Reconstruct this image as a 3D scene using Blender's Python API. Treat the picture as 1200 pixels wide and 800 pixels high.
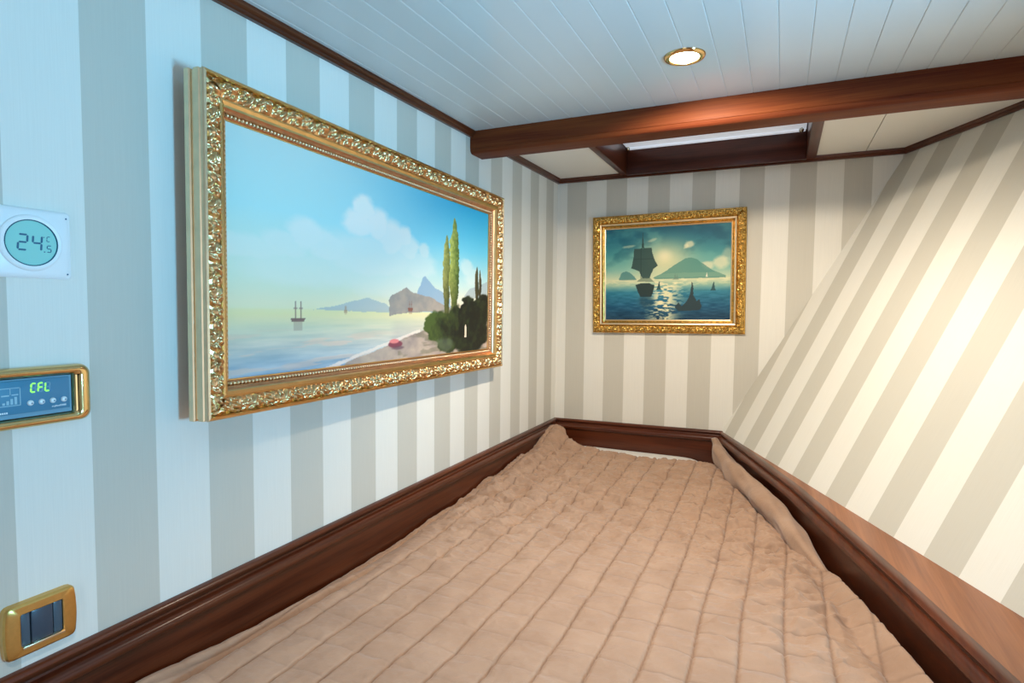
import bpy, bmesh, math, random
import numpy as np
from mathutils import Matrix, Vector

scene = bpy.context.scene
for o in list(bpy.data.objects):
    bpy.data.objects.remove(o, do_unlink=True)
COL = scene.collection
R = math.radians

# ------------------------------------------------------------------ camera
F_PX, YAW, PITCH, ROLL = 676.735, 0.436062, 0.0569602, 0.0098149
cy, sy, cp, sp = math.cos(YAW), math.sin(YAW), math.cos(PITCH), math.sin(PITCH)
fw = Vector((-sy * cp, cy * cp, -sp)); rt = Vector((cy, sy, 0)); up = rt.cross(fw)
r2 = math.cos(ROLL) * rt + math.sin(ROLL) * up
u2 = -math.sin(ROLL) * rt + math.cos(ROLL) * up
cam_data = bpy.data.cameras.new('camera')
cam = bpy.data.objects.new('camera', cam_data)
COL.objects.link(cam)
cam_data.sensor_width = 36.0
cam_data.sensor_fit = 'HORIZONTAL'
cam_data.lens = F_PX / 1200 * 36.0
cam_data.clip_start = 0.02
cam.matrix_world = Matrix(((r2.x, u2.x, -fw.x, 0.9), (r2.y, u2.y, -fw.y, 0.0),
                           (r2.z, u2.z, -fw.z, 1.35), (0, 0, 0, 1)))
scene.camera = cam

# ------------------------------------------------------------------ world, lights, exposure
world = bpy.data.worlds.new('world'); scene.world = world
world.use_nodes = True
bg = world.node_tree.nodes['Background']
bg.inputs['Color'].default_value = (0.45, 0.70, 1.0, 1)
bg.inputs['Strength'].default_value = 1.0
vs = scene.view_settings
vs.view_transform = 'Standard'; vs.look = 'None'; vs.gamma = 1.0
vs.use_curve_mapping = False
vs.exposure = 0.0

# hull plane frame (sloping starboard wall): origin at the back corner on top of the ledge
D = 2.39
HO = Vector((0.70, D, 0.875))
HH = Vector((0.42, -0.907, 0)).normalized()            # along the hull, towards the camera
HN = Vector((1, 0.463, -0.558)).normalized()           # outward normal
HW = HN.cross(HH)
if HW.z < 0: HW = -HW
def hull(u, w, n=0.0): return HO + HH * u + HW * w + HN * n

def area_light(name, loc, direction, sx, sy_, power, color, spread=180):
    l = bpy.data.lights.new(name, 'AREA'); l.shape = 'RECTANGLE'; l.size = sx; l.size_y = sy_
    l.energy = power; l.color = color; l.spread = R(spread)
    o = bpy.data.objects.new(name, l); COL.objects.link(o)
    o.location = loc; o.rotation_euler = Vector(direction).to_track_quat('-Z', 'Z').to_euler()
    return o
WIN = (1.75, 2.55, 0.20, 0.61)                          # hull window: u0,u1,w0,w1
area_light('window_daylight', hull(2.15, 0.375, 0.28), (-0.9, 0.43, 0.02), 0.62, 0.20, 46, (0.19, 0.62, 1.0))
area_light('rear_fill', (1.05, -1.17, 1.05), (0, 1, 0), 0.8, 1.6, 4, (1.0, 0.92, 0.85))  # added general fill from behind the camera, no known source

# ------------------------------------------------------------------ helpers
def setp(o, label=None, cat=None, group=None, kind=None):
    if label: o['label'] = label
    if cat: o['category'] = cat
    if group: o['group'] = group
    if kind: o['kind'] = kind
    return o

def empty(name, loc=(0, 0, 0), rot=(0, 0, 0), **k):
    o = bpy.data.objects.new(name, None); COL.objects.link(o)
    o.location = loc; o.rotation_euler = rot; o.empty_display_size = 0.05
    return setp(o, **k)

def finish(me, smooth):
    if smooth is not None:
        me.polygons.foreach_set('use_smooth', [True] * len(me.polygons))
        if smooth < 180:
            me.set_sharp_from_angle(angle=R(smooth))
    me.update()

def mobj(name, verts, faces, mat, parent=None, smooth=None, **k):
    me = bpy.data.meshes.new(name)
    me.from_pydata([tuple(v) for v in verts], [], faces)
    me.materials.append(mat)
    bm = bmesh.new(); bm.from_mesh(me); bmesh.ops.recalc_face_normals(bm, faces=bm.faces); bm.to_mesh(me); bm.free()
    finish(me, smooth)
    o = bpy.data.objects.new(name, me); COL.objects.link(o)
    if parent: o.parent = parent
    return setp(o, **k)

def bobj(name, bm, mat, parent=None, smooth=None, **k):
    me = bpy.data.meshes.new(name)
    bmesh.ops.recalc_face_normals(bm, faces=bm.faces)
    bm.to_mesh(me); bm.free(); me.materials.append(mat)
    finish(me, smooth)
    o = bpy.data.objects.new(name, me); COL.objects.link(o)
    if parent: o.parent = parent
    return setp(o, **k)

def add_box(bm, lo, hi, bev=0, seg=2):
    t = bmesh.new()
    bmesh.ops.create_cube(t, size=1)
    for v in t.verts:
        v.co = Vector([lo[i] + (v.co[i] + .5) * (hi[i] - lo[i]) for i in range(3)])
    if bev:
        bmesh.ops.bevel(t, geom=t.edges[:], offset=bev, segments=seg, profile=.5, affect='EDGES')
    me = bpy.data.meshes.new('t'); t.to_mesh(me); t.free(); bm.from_mesh(me); bpy.data.meshes.remove(me)

def box(name, lo, hi, mat, parent=None, bev=0.0, seg=2, **k):
    bm = bmesh.new(); add_box(bm, lo, hi, bev, seg)
    return bobj(name, bm, mat, parent, 35 if bev else None, **k)

def prism(name, poly, axis_vals, mat, parent=None, plane='XZ', smooth=None, **k):
    """extrude polygon (a,b) between two values of the third axis"""
    n = len(poly); vs_ = []
    for c in axis_vals:
        for a, b in poly:
            vs_.append({'XZ': (a, c, b), 'YZ': (c, a, b), 'XY': (a, b, c)}[plane])
    fs = [list(range(n)), list(range(n, 2 * n))[::-1]] + [[i, (i + 1) % n, n + (i + 1) % n, n + i] for i in range(n)]
    return mobj(name, vs_, fs, mat, parent, smooth, **k)

def sweep(name, profile, path, side, mat, parent=None, smooth=40, **k):
    """profile [(offset, dz)], path [(x,y,z)], side=+1 offset to the left of travel, -1 to the right; mitred"""
    pts = [Vector(p) for p in path]; n = len(profile); vs_ = []; fs = []
    for i, p in enumerate(pts):
        ds = []
        if i > 0: ds.append((pts[i] - pts[i - 1]).xy.normalized())
        if i < len(pts) - 1: ds.append((pts[i + 1] - pts[i]).xy.normalized())
        ns = [Vector((-d.y, d.x)) * side for d in ds]
        m = sum(ns, Vector((0, 0))).normalized(); sc = 1 / max(.3, m.dot(ns[0]))
        for o_, dz in profile:
            q = m * o_ * sc
            vs_.append((p.x + q.x, p.y + q.y, p.z + dz))
    for i in range(len(pts) - 1):
        for j in range(n):
            a = i * n + j; b = i * n + (j + 1) % n
            fs.append([a, b, b + n, a + n])
    fs.append(list(range(n))); fs.append([(len(pts) - 1) * n + j for j in range(n)][::-1])
    return mobj(name, vs_, fs, mat, parent, smooth, **k)

def vnoise(x, y, seed):
    """smooth value noise on arrays, unit cells"""
    rng = np.random.RandomState(seed); G = rng.rand(256, 256)
    xi = np.floor(x).astype(int); yi = np.floor(y).astype(int); fx = x - xi; fy = y - yi
    fx = fx * fx * (3 - 2 * fx); fy = fy * fy * (3 - 2 * fy)
    g = lambda a, b: G[b % 256, a % 256]
    return (g(xi, yi) * (1 - fx) + g(xi + 1, yi) * fx) * (1 - fy) + (g(xi, yi + 1) * (1 - fx) + g(xi + 1, yi + 1) * fx) * fy

def fbm(x, y, seed, oc=4):
    s = 0; a = 1; t = 0
    for i in range(oc):
        s = s + a * vnoise(x * 2 ** i, y * 2 ** i, seed + i); t += a; a *= .5
    return s / t

def sstep(a, b, x):
    t = np.clip((x - a) / (b - a), 0, 1); return t * t * (3 - 2 * t)

# ------------------------------------------------------------------ materials
def new_mat(name):
    m = bpy.data.materials.new(name); m.use_nodes = True
    return m, m.node_tree.nodes, m.node_tree.links, m.node_tree.nodes['Principled BSDF']

def plain(name, col, rough=.5, metal=0, coat=0, spec=.5, emit=None, es=0):
    m, N, L, b = new_mat(name)
    b.inputs['Base Color'].default_value = (*col, 1); b.inputs['Roughness'].default_value = rough
    b.inputs['Metallic'].default_value = metal; b.inputs['Coat Weight'].default_value = coat
    b.inputs['Coat Roughness'].default_value = .12
    b.inputs['Specular IOR Level'].default_value = spec
    nz = N.new('ShaderNodeTexNoise'); nz.inputs['Scale'].default_value = 60
    mr = N.new('ShaderNodeMapRange'); mr.inputs['To Min'].default_value = max(0.02, rough - .04); mr.inputs['To Max'].default_value = rough + .04
    L.new(nz.outputs['Fac'], mr.inputs['Value']); L.new(mr.outputs['Result'], b.inputs['Roughness'])
    if emit:
        b.inputs['Emission Color'].default_value = (*emit, 1); b.inputs['Emission Strength'].default_value = es
    return m

def math_node(N, L, op, a, b=None):
    n = N.new('ShaderNodeMath'); n.operation = op
    for i, v in enumerate((a, b)):
        if v is None: continue
        if isinstance(v, (int, float)): n.inputs[i].default_value = v
        else: L.new(v, n.inputs[i])
    return n.outputs[0]

def wallpaper(name, axis, k0, k1, k2):
    """stripe index k = k0 + k1*c + k2*c*c along object axis; dark where floor(k) is even"""
    m, N, L, b = new_mat(name)
    tc = N.new('ShaderNodeTexCoord'); sx = N.new('ShaderNodeSeparateXYZ'); L.new(tc.outputs['Object'], sx.inputs[0])
    c = sx.outputs[axis]
    lin = math_node(N, L, 'ADD', math_node(N, L, 'MULTIPLY', c, k1), k0)
    k = math_node(N, L, 'ADD', lin, math_node(N, L, 'MULTIPLY', math_node(N, L, 'MULTIPLY', c, c), k2))
    dark = math_node(N, L, 'LESS_THAN', math_node(N, L, 'FLOORED_MODULO', k, 2.0), 1.0)
    thr = N.new('ShaderNodeTexNoise'); mp = N.new('ShaderNodeMapping')
    s = [1600, 1600, 1600]; s[2 if axis != 'Z' else 0] = 30
    if axis == 'X' and name.endswith('hull'): s = [1600, 30, 1600]
    mp.inputs['Scale'].default_value = s
    L.new(tc.outputs['Object'], mp.inputs[0]); L.new(mp.outputs[0], thr.inputs['Vector']); thr.inputs['Scale'].default_value = .35
    mix = N.new('ShaderNodeMix'); mix.data_type = 'RGBA'
    mix.inputs['A'].default_value = (0.80, 0.775, 0.70, 1); mix.inputs['B'].default_value = (0.590, 0.560, 0.482, 1)
    L.new(dark, mix.inputs['Factor'])
    mx2 = N.new('ShaderNodeMix'); mx2.data_type = 'RGBA'; mx2.blend_type = 'MULTIPLY'
    mr = N.new('ShaderNodeMapRange'); mr.inputs['To Min'].default_value = .95; mr.inputs['To Max'].default_value = 1.04
    L.new(thr.outputs['Fac'], mr.inputs['Value'])
    mx2.inputs['Factor'].default_value = 1
    L.new(mix.outputs['Result'], mx2.inputs['A']); L.new(mr.outputs['Result'], mx2.inputs['B'])
    L.new(mx2.outputs['Result'], b.inputs['Base Color'])
    b.inputs['Roughness'].default_value = .55; b.inputs['Specular IOR Level'].default_value = .35
    bp = N.new('ShaderNodeBump'); bp.inputs['Strength'].default_value = .06; bp.inputs['Distance'].default_value = .0006
    L.new(thr.outputs['Fac'], bp.inputs['Height']); L.new(bp.outputs[0], b.inputs['Normal'])
    return m

def wood(name, axis, dark=(0.040, 0.0080, 0.0030), light=(0.130, 0.030, 0.0095), rough=.30, coat=.22, spec=.3):
    m, N, L, b = new_mat(name)
    tc = N.new('ShaderNodeTexCoord'); mp = N.new('ShaderNodeMapping')
    s = [38, 38, 38]; s['XYZ'.index(axis)] = 2.2
    mp.inputs['Scale'].default_value = s; L.new(tc.outputs['Object'], mp.inputs[0])
    n1 = N.new('ShaderNodeTexNoise'); n1.inputs['Scale'].default_value = 1.0; n1.inputs['Detail'].default_value = 6; n1.inputs['Distortion'].default_value = .6
    L.new(mp.outputs[0], n1.inputs['Vector'])
    mp2 = N.new('ShaderNodeMapping'); s2 = [300, 300, 300]; s2['XYZ'.index(axis)] = 9; mp2.inputs['Scale'].default_value = s2
    L.new(tc.outputs['Object'], mp2.inputs[0])
    n2 = N.new('ShaderNodeTexNoise'); n2.inputs['Scale'].default_value = 1; L.new(mp2.outputs[0], n2.inputs['Vector'])
    f = math_node(N, L, 'ADD', math_node(N, L, 'MULTIPLY', n1.outputs['Fac'], .75), math_node(N, L, 'MULTIPLY', n2.outputs['Fac'], .3))
    cr = N.new('ShaderNodeValToRGB'); cr.color_ramp.elements[0].position = .33; cr.color_ramp.elements[1].position = .72
    cr.color_ramp.elements[0].color = (*dark, 1); cr.color_ramp.elements[1].color = (*light, 1)
    L.new(f, cr.inputs[0]); L.new(cr.outputs[0], b.inputs['Base Color'])
    b.inputs['Roughness'].default_value = rough; b.inputs['Coat Weight'].default_value = coat; b.inputs['Coat Roughness'].default_value = .16; b.inputs['Specular IOR Level'].default_value = spec
    bp = N.new('ShaderNodeBump'); bp.inputs['Strength'].default_value = .08; bp.inputs['Distance'].default_value = .0008
    L.new(n2.outputs['Fac'], bp.inputs['Height']); L.new(bp.outputs[0], b.inputs['Normal'])
    return m

def gold(name, col, rough, var=.25, scale=90):
    m, N, L, b = new_mat(name)
    tc = N.new('ShaderNodeTexCoord'); nz = N.new('ShaderNodeTexNoise'); nz.inputs['Scale'].default_value = scale; nz.inputs['Detail'].default_value = 4
    L.new(tc.outputs['Object'], nz.inputs['Vector'])
    cr = N.new('ShaderNodeValToRGB'); cr.color_ramp.elements[0].position = .3; cr.color_ramp.elements[1].position = .7
    cr.color_ramp.elements[0].color = (*[c * (1 - var) for c in col], 1); cr.color_ramp.elements[1].color = (*[min(1, c * (1 + var * .5)) for c in col], 1)
    L.new(nz.outputs['Fac'], cr.inputs[0]); L.new(cr.outputs[0], b.inputs['Base Color'])
    b.inputs['Metallic'].default_value = 1; b.inputs['Roughness'].default_value = rough
    return m

# stripe fits: left wall k(0.4933)=0, k(1.4049)=10, k(2.3385)=21
A3 = np.array([[1, y, y * y] for y in (.4933, 1.4049, 2.3385)]); kl = np.linalg.solve(A3, np.array([0., 10., 21.]))
M_WL = wallpaper('wallpaper_stripe_left', 'Y', float(kl[0]), float(kl[1]), float(kl[2]))
M_WB = wallpaper('wallpaper_stripe_back', 'X', -.044 / .0868, 1 / .0868, 0)
M_WR = wallpaper('wallpaper_stripe_hull', 'X', -.764 / .0912, 1 / .0912, 0)
M_WX = wood('mahogany_x', 'X'); M_BEAM = wood('mahogany_beam', 'X', (0.092, 0.018, 0.0090), (0.205, 0.056, 0.017), .42, 0.0, .08); M_WY = wood('mahogany_y', 'Y'); M_WZ = wood('mahogany_z', 'Z')
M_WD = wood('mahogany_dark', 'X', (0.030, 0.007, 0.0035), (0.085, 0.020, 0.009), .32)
M_FLOOR = wood('floor_teak', 'Y', (0.16, .08, .04), (.30, .16, .08), .4)
M_CEIL = plain('ceiling_lacquer', (0.60, 0.655, 0.66), .30, coat=.2)
M_PANEL = plain('ceiling_panel', (0.82, 0.81, 0.76), .5)
M_PLASTER = plain('partition_paint', (0.72, 0.70, 0.66), .6)
M_GOLD = gold('frame_gold', (0.74, 0.47, 0.19), .30, .12, 40)
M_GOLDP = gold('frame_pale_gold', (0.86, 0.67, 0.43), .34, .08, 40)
M_ORN = gold('ornament_gold', (0.80, 0.51, 0.25), .28, .45, 140)
M_ORN2 = gold('ornament_deep_gold', (0.74, 0.47, 0.13), .26, .5, 120)
M_ROSE = gold('rose_gold', (0.66, 0.33, 0.17), .34, .15, 60)
M_BRASS = gold('polished_brass', (0.78, 0.55, 0.25), .10, .06, 20)
M_BRASSM = gold('satin_brass', (0.74, 0.45, 0.14), .30, .06, 200)
M_CHROME = plain('steel', (0.6, 0.55, 0.45), .25, 1)
M_WHITE = plain('white_plastic', (0.86, 0.88, 0.88), .35)
M_SHEET = plain('white_sheet', (0.86, 0.84, 0.80), .8)
M_LCD = plain('lcd_green', (0.30, 0.68, 0.62), .25, coat=.4)
M_LCDINK = plain('lcd_ink', (0.02, 0.11, 0.20), .4)
M_PANELBLUE = plain('control_blue', (0.045, 0.22, 0.36), .35)
M_PANELLIP = plain('control_lip', (0.16, 0.36, 0.50), .3)
M_PRINT = plain('white_print', (0.75, 0.85, 0.88), .5)
M_PRINT2 = plain('pale_print', (0.30, 0.52, 0.62), .5)
M_LED = plain('led_green', (0.25, 0.9, 0.1), .4, emit=(0.30, 1.0, 0.05), es=1.1)
M_LEDOFF = plain('led_off', (0.14, 0.33, 0.45), .4)
M_BUTTON = plain('button_white', (0.75, 0.82, 0.84), .3)
M_SWITCH = plain('switch_anthracite', (0.030, 0.055, 0.085), .3, coat=.3)
M_SWITCH2 = plain('switch_anthracite_side', (0.045, 0.085, 0.12), .3, coat=.3)
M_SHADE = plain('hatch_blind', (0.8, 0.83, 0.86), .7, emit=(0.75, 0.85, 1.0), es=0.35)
M_LAMP = plain('lamp_lens', (1, 0.95, 0.85), .4, emit=(1.0, 0.80, 0.50), es=26)
M_BACK = plain('frame_back', (0.20, 0.12, 0.06), .7)

def quilt_mat():
    m, N, L, b = new_mat('quilt_cotton')
    tc = N.new('ShaderNodeTexCoord')
    n1 = N.new('ShaderNodeTexNoise'); n1.inputs['Scale'].default_value = 14; n1.inputs['Detail'].default_value = 5
    L.new(tc.outputs['Object'], n1.inputs['Vector'])
    cr = N.new('ShaderNodeValToRGB'); cr.color_ramp.elements[0].position = .35; cr.color_ramp.elements[1].position = .68
    cr.color_ramp.elements[0].color = (0.370, 0.222, 0.142, 1); cr.color_ramp.elements[1].color = (0.430, 0.268, 0.178, 1)
    L.new(n1.outputs['Fac'], cr.inputs[0])
    at = N.new('ShaderNodeAttribute'); at.attribute_name = 'stitch_shade'
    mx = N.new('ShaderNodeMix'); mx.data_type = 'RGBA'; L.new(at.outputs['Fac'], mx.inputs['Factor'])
    L.new(cr.outputs[0], mx.inputs['A']); mx.inputs['B'].default_value = (0.150, 0.085, 0.055, 1)   # shade of the seam grooves, put into the colour
    L.new(mx.outputs['Result'], b.inputs['Base Color'])
    b.inputs['Roughness'].default_value = .75; b.inputs['Sheen Weight'].default_value = .25; b.inputs['Sheen Roughness'].default_value = .5
    b.inputs['Specular IOR Level'].default_value = .25
    n2 = N.new('ShaderNodeTexNoise'); n2.inputs['Scale'].default_value = 220; n2.inputs['Detail'].default_value = 3
    L.new(tc.outputs['Object'], n2.inputs['Vector'])
    n3 = N.new('ShaderNodeTexNoise'); n3.inputs['Scale'].default_value = 45; n3.inputs['Detail'].default_value = 4; n3.inputs['Distortion'].default_value = 1.2
    L.new(tc.outputs['Object'], n3.inputs['Vector'])
    h = math_node(N, L, 'ADD', math_node(N, L, 'MULTIPLY', n2.outputs['Fac'], .25), n3.outputs['Fac'])
    bp = N.new('ShaderNodeBump'); bp.inputs['Strength'].default_value = .35; bp.inputs['Distance'].default_value = .004
    L.new(h, bp.inputs['Height']); L.new(bp.outputs[0], b.inputs['Normal'])
    return m
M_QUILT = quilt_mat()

def paint_mat(name):
    m, N, L, b = new_mat(name)
    at = N.new('ShaderNodeVertexColor'); at.layer_name = 'paint'
    tc = N.new('ShaderNodeTexCoord'); nz = N.new('ShaderNodeTexNoise'); nz.inputs['Scale'].default_value = 260; nz.inputs['Detail'].default_value = 3
    L.new(tc.outputs['Object'], nz.inputs['Vector'])
    bp = N.new('ShaderNodeBump'); bp.inputs['Strength'].default_value = .1; bp.inputs['Distance'].default_value = .001
    L.new(nz.outputs['Fac'], bp.inputs['Height']); L.new(bp.outputs[0], b.inputs['Normal'])
    L.new(at.outputs['Color'], b.inputs['Base Color']); b.inputs['Roughness'].default_value = .55
    b.inputs['Specular IOR Level'].default_value = .3
    return m

# ------------------------------------------------------------------ room shell
def zc(y): return 1.880 + 0.0125 * y                    # deckhead rises slightly forward
YR = -1.2                                               # after bulkhead
ZB = 0.869                                              # top of the bunk boards
box('floor', (-0.05, YR - .05, -0.04), (3.0, D + .05, 0), M_FLOOR, kind='structure')
box('wall_left', (-0.05, YR - .05, 0), (0, D + .05, 2.15), M_WL, kind='structure')
box('wall_back', (0, D, 0), (1.75, D + .05, 2.15), M_WB, kind='structure')

# hull wall with a window opening, own local frame (u along, w up the slope)
def hull_matrix():
    return Matrix(((HH.x, HW.x, HN.x, HO.x), (HH.y, HW.y, HN.y, HO.y), (HH.z, HW.z, HN.z, HO.z), (0, 0, 0, 1)))
u0, u1, w0, w1 = WIN
bm = bmesh.new()
for lo, hi in (((-.12, -.02), (u0, 1.42)), ((u1, -.02), (4.05, 1.42)), ((u0, -.02), (u1, w0)), ((u0, w1), (u1, 1.42))):
    add_box(bm, (lo[0], lo[1], 0), (hi[0], hi[1], .05))
hw = bobj('wall_right', bm, M_WR, kind='structure'); hw.matrix_world = hull_matrix()
# lower side panel straight down from the ledge
p0 = hull(-.12, -.012); p1 = hull(4.05, -.012)
q = Vector((HN.x, HN.y, 0)).normalized() * .05
mobj('wall_lower', [(p0.x, p0.y, 0), (p1.x, p1.y, 0), (p1.x, p1.y, p1.z), (p0.x, p0.y, p0.z),
                    (p0.x + q.x, p0.y + q.y, 0), (p1.x + q.x, p1.y + q.y, 0), (p1.x + q.x, p1.y + q.y, p1.z), (p0.x + q.x, p0.y + q.y, p0.z)],
     [[0, 1, 2, 3], [4, 5, 6, 7], [0, 1, 5, 4], [1, 2, 6, 5], [2, 3, 7, 6], [3, 0, 4, 7]], M_WY, kind='structure').name = 'wall_right_lower'
# after bulkhead with an unseen opening added for the fill light (x 0.6..1.5)
bm = bmesh.new()
add_box(bm, (0, YR - .05, 0), (.62, YR, 2.1)); add_box(bm, (1.48, YR - .05, 0), (3.1, YR, 2.1)); add_box(bm, (.62, YR - .05, 1.86), (1.48, YR, 2.1))
bobj('wall_rear', bm, M_PLASTER, kind='structure')
# window frame in the hull
wf = empty('window_1', kind='structure'); wf.matrix_world = hull_matrix()
for nm, lo, hi in (('window_frame', (u0 - .03, w0 - .03), (u1 + .03, w0 + .01)), ('window_frame', (u0 - .03, w1 - .01), (u1 + .03, w1 + .03)),
                   ('window_frame', (u0 - .03, w0 + .01), (u0 + .01, w1 - .01)), ('window_frame', (u1 - .01, w0 + .01), (u1 + .03, w1 - .01))):
    box(nm, (lo[0], lo[1], -.014), (hi[0], hi[1], .045), M_WX, wf, .004)

# ceiling: backing slab, planks aft of the beam, panels forward of it
def tilt_slab(name, x0, x1, y0, y1, lo, hi, mat, parent=None, **k):
    v = [(x, y, zc(y) + dz) for dz in (lo, hi) for (x, y) in ((x0, y0), (x1, y0), (x1, y1), (x0, y1))]
    return mobj(name, v, [[0, 1, 2, 3], [4, 5, 6, 7], [0, 1, 5, 4], [1, 2, 6, 5], [2, 3, 7, 6], [3, 0, 4, 7]], mat, parent, **k)
BY0, BY1 = 1.607, 1.690                                  # beam front and back faces
ceil = tilt_slab('ceiling', 0, 3.0, YR - .05, BY0 + .03, .012, .05, M_CEIL, kind='structure')
PW = 0.0605; X0P = 0.2111
sec = [(-.5 * PW + .0015, 0), (.5 * PW - .0015, 0), (.5 * PW - .00005, .0013), (.5 * PW - .00005, .012), (-.5 * PW + .00005, .012), (-.5 * PW + .00005, .0013)]
yv = (YR - .02, BY0 + .02)
pv = [(a, y, zc(y) + b) for y in yv for a, b in sec]; n = len(sec)
plank = mobj('plank', pv, [list(range(n)), list(range(n, 2 * n))[::-1]] + [[i, (i + 1) % n, n + (i + 1) % n, n + i] for i in range(n)], M_CEIL, ceil)
plank.location.x = X0P - 3 * PW - .5 * PW
for k in range(-2, 44):
    c = plank.copy(); COL.objects.link(c); c.location.x = X0P + k * PW - .5 * PW; c.parent = ceil
def hx(y, z): return .70 + .463 * (D - y) + .558 * (z - .875)
def poly_panel(name, pts):
    v = [(x, y, zc(y) + dz) for dz in (0, .03) for x, y in pts]; m_ = len(pts)
    return mobj(name, v, [list(range(m_)), list(range(m_, 2 * m_))[::-1]] + [[i, (i + 1) % m_, m_ + (i + 1) % m_, m_ + i] for i in range(m_)], M_PANEL, ceil)
poly_panel('ceiling_panel', [(0, BY1 - .02), (.283, BY1 - .02), (.283, D), (0, D)])
poly_panel('ceiling_panel', [(.995, BY1 - .02), (1.146, BY1 - .02), (1.146, D), (.995, D)])
poly_panel('ceiling_panel', [(1.1485, BY1 - .02), (hx(BY1, 1.9) + .02, BY1 - .02), (hx(D, 1.9) + .02, D), (1.1485, D)])

# beam
zt = 1.915
bp_ = [(BY0, zt), (BY0, 1.8475), (BY0 + .0015, 1.8465), (BY0 + .0005, 1.845), (BY0 + .002, 1.839), (BY0 + .006, 1.8345), (BY0 + .012, 1.8325),
       (BY1 - .003, 1.8325), (BY1, 1.8355), (BY1, zt)]
prism('trim_1', bp_, (0.0, hx(1.607, 1.83) + .01), M_BEAM, plane='YZ', smooth=30, kind='structure',
      label='varnished mahogany beam running across the cabin ceiling')
# cornices
cp_ = [(0, .004), (0, -.0185), (.009, -.0185), (.0115, -.016), (.0115, -.011), (.017, -.008), (.019, -.004), (.019, .004)]
sweep('trim_2', cp_, [(0, YR, zc(YR)), (0, D, zc(D))], -1, M_WY, kind='structure', label='thin mahogany cornice above the blue-lit left wall')
sweep('trim_3', cp_, [(0, D, zc(D)), (hx(D, 1.9), D, zc(D))], -1, M_WX, kind='structure', label='thin mahogany cornice above the back wall')
e0 = (hx(D, 1.9), D); e1 = (hx(YR, 1.9), YR)
sweep('trim_4', cp_, [(e0[0], e0[1], zc(D)), (e1[0], e1[1], zc(YR) + .012)], -1, M_WY, kind='structure', label='thin mahogany cornice above the sloping wall')

# bunk boards (baseboards) with ogee moulding
bb = [(0, 0), (.008, 0), (.0125, -.002), (.0145, -.006), (.0135, -.010), (.0085, -.0125), (.0075, -.0165), (.0095, -.0195), (.0180, -.0200), (.0245, -.0225), (.0280, -.0275),
      (.0285, -.0325), (.0255, -.0380), (.0195, -.0400), (.0165, -.0420), (.0165, -.20), (0, -.20)]
sweep('baseboard_left', bb, [(0, -.1, ZB - .003), (0, D, ZB)], -1, M_WY, kind='structure')
ledge_in = [(.705, D), (.835, 2.055), (.955, 1.745), (1.045, 1.46), (1.117, 1.225), (1.196, .945), (1.28, .60), (1.36, .20), (1.42, -.1)]
sweep('baseboard_back', bb, [(0, D, ZB), (.72, D, ZB + .009)], -1, M_WX, kind='structure')
bbr = [(-.02, -.003)] + [(.0, -.0005)] + [(.008, 0), (.013, -.002), (.0155, -.006), (.014, -.010), (.011, -.0125), (.0115, -.016), (.016, -.0175), (.0225, -.0205), (.0265, -.026),
      (.0270, -.031), (.0245, -.0355), (.020, -.038), (.0185, -.041), (.018, -.20), (-.02, -.20)]
br = sweep('baseboard_right', bbr, [(x, y, ZB + .007 - .002 * i) for i, (x, y) in enumerate(ledge_in)], -1, M_WY, kind='structure')
# ledge top filling the wedge between moulding and hull
vl = []; fl = []
M_LEDGE = wood('mahogany_ledge', 'Y', (0.19, 0.060, 0.022), (0.35, 0.130, 0.050), .36)
for i, (x, y) in enumerate(ledge_in):
    z = ZB + .0055 - .002 * i
    xo = hx(y, z) + .02
    for dz in (0, -.02): vl += [(x - .001, y, z + dz), (max(xo, x + .001), y, z + dz)]
for i in range(len(ledge_in) - 1):
    a = 4 * i; b = a + 4
    fl += [[a, a + 1, b + 1, b], [a + 2, a + 3, b + 3, b + 2], [a, a + 2, b + 2, b], [a + 1, a + 3, b + 3, b + 1]]
mobj('ledge_top', vl, fl, M_LEDGE, br)

# ------------------------------------------------------------------ roof hatch
hatch = empty('roof_hatch', (0, 0, 0), label='recessed mahogany-lined roof hatch with white blind, behind the ceiling beam', cat='hatch')
XL0, XL1, XR0, XR1 = .2835, .3085, .962, .994
YF = 2.352
def board(nm, lo, hi, mat): return box(nm, lo, hi, mat, hatch, .002)
board('side_board', (XL0, BY1 + .001, 1.900), (XL1, YF + .018, 2.06), M_WY)
board('side_board', (XR0, BY1 + .001, 1.900), (XR1, YF + .018, 2.06), M_WY)
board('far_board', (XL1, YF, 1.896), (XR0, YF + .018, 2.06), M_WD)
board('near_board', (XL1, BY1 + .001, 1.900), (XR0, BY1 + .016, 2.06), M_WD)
box('blind', (XL1 + .004, BY1 + .02, 2.000), (XR0 - .004, YF - .004, 2.006), M_SHADE, hatch)
box('blind_rail', (XL1 + .006, YF - .016, 1.992), (XR0 - .006, YF - .003, 2.004), M_SHADE, hatch, .003)
for bx in (XL1 + .012, XR0 - .02):
    t = bmesh.new(); bmesh.ops.create_uvsphere(t, u_segments=12, v_segments=8, radius=.0085)
    for v in t.verts: v.co += Vector((bx, YF - .03, 1.992))
    add_box(t, (bx - .004, YF - .03, 1.994), (bx + .004, YF - .003, 2.006), .001)
    bobj('bracket', t, M_CHROME, hatch, 40)

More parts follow.
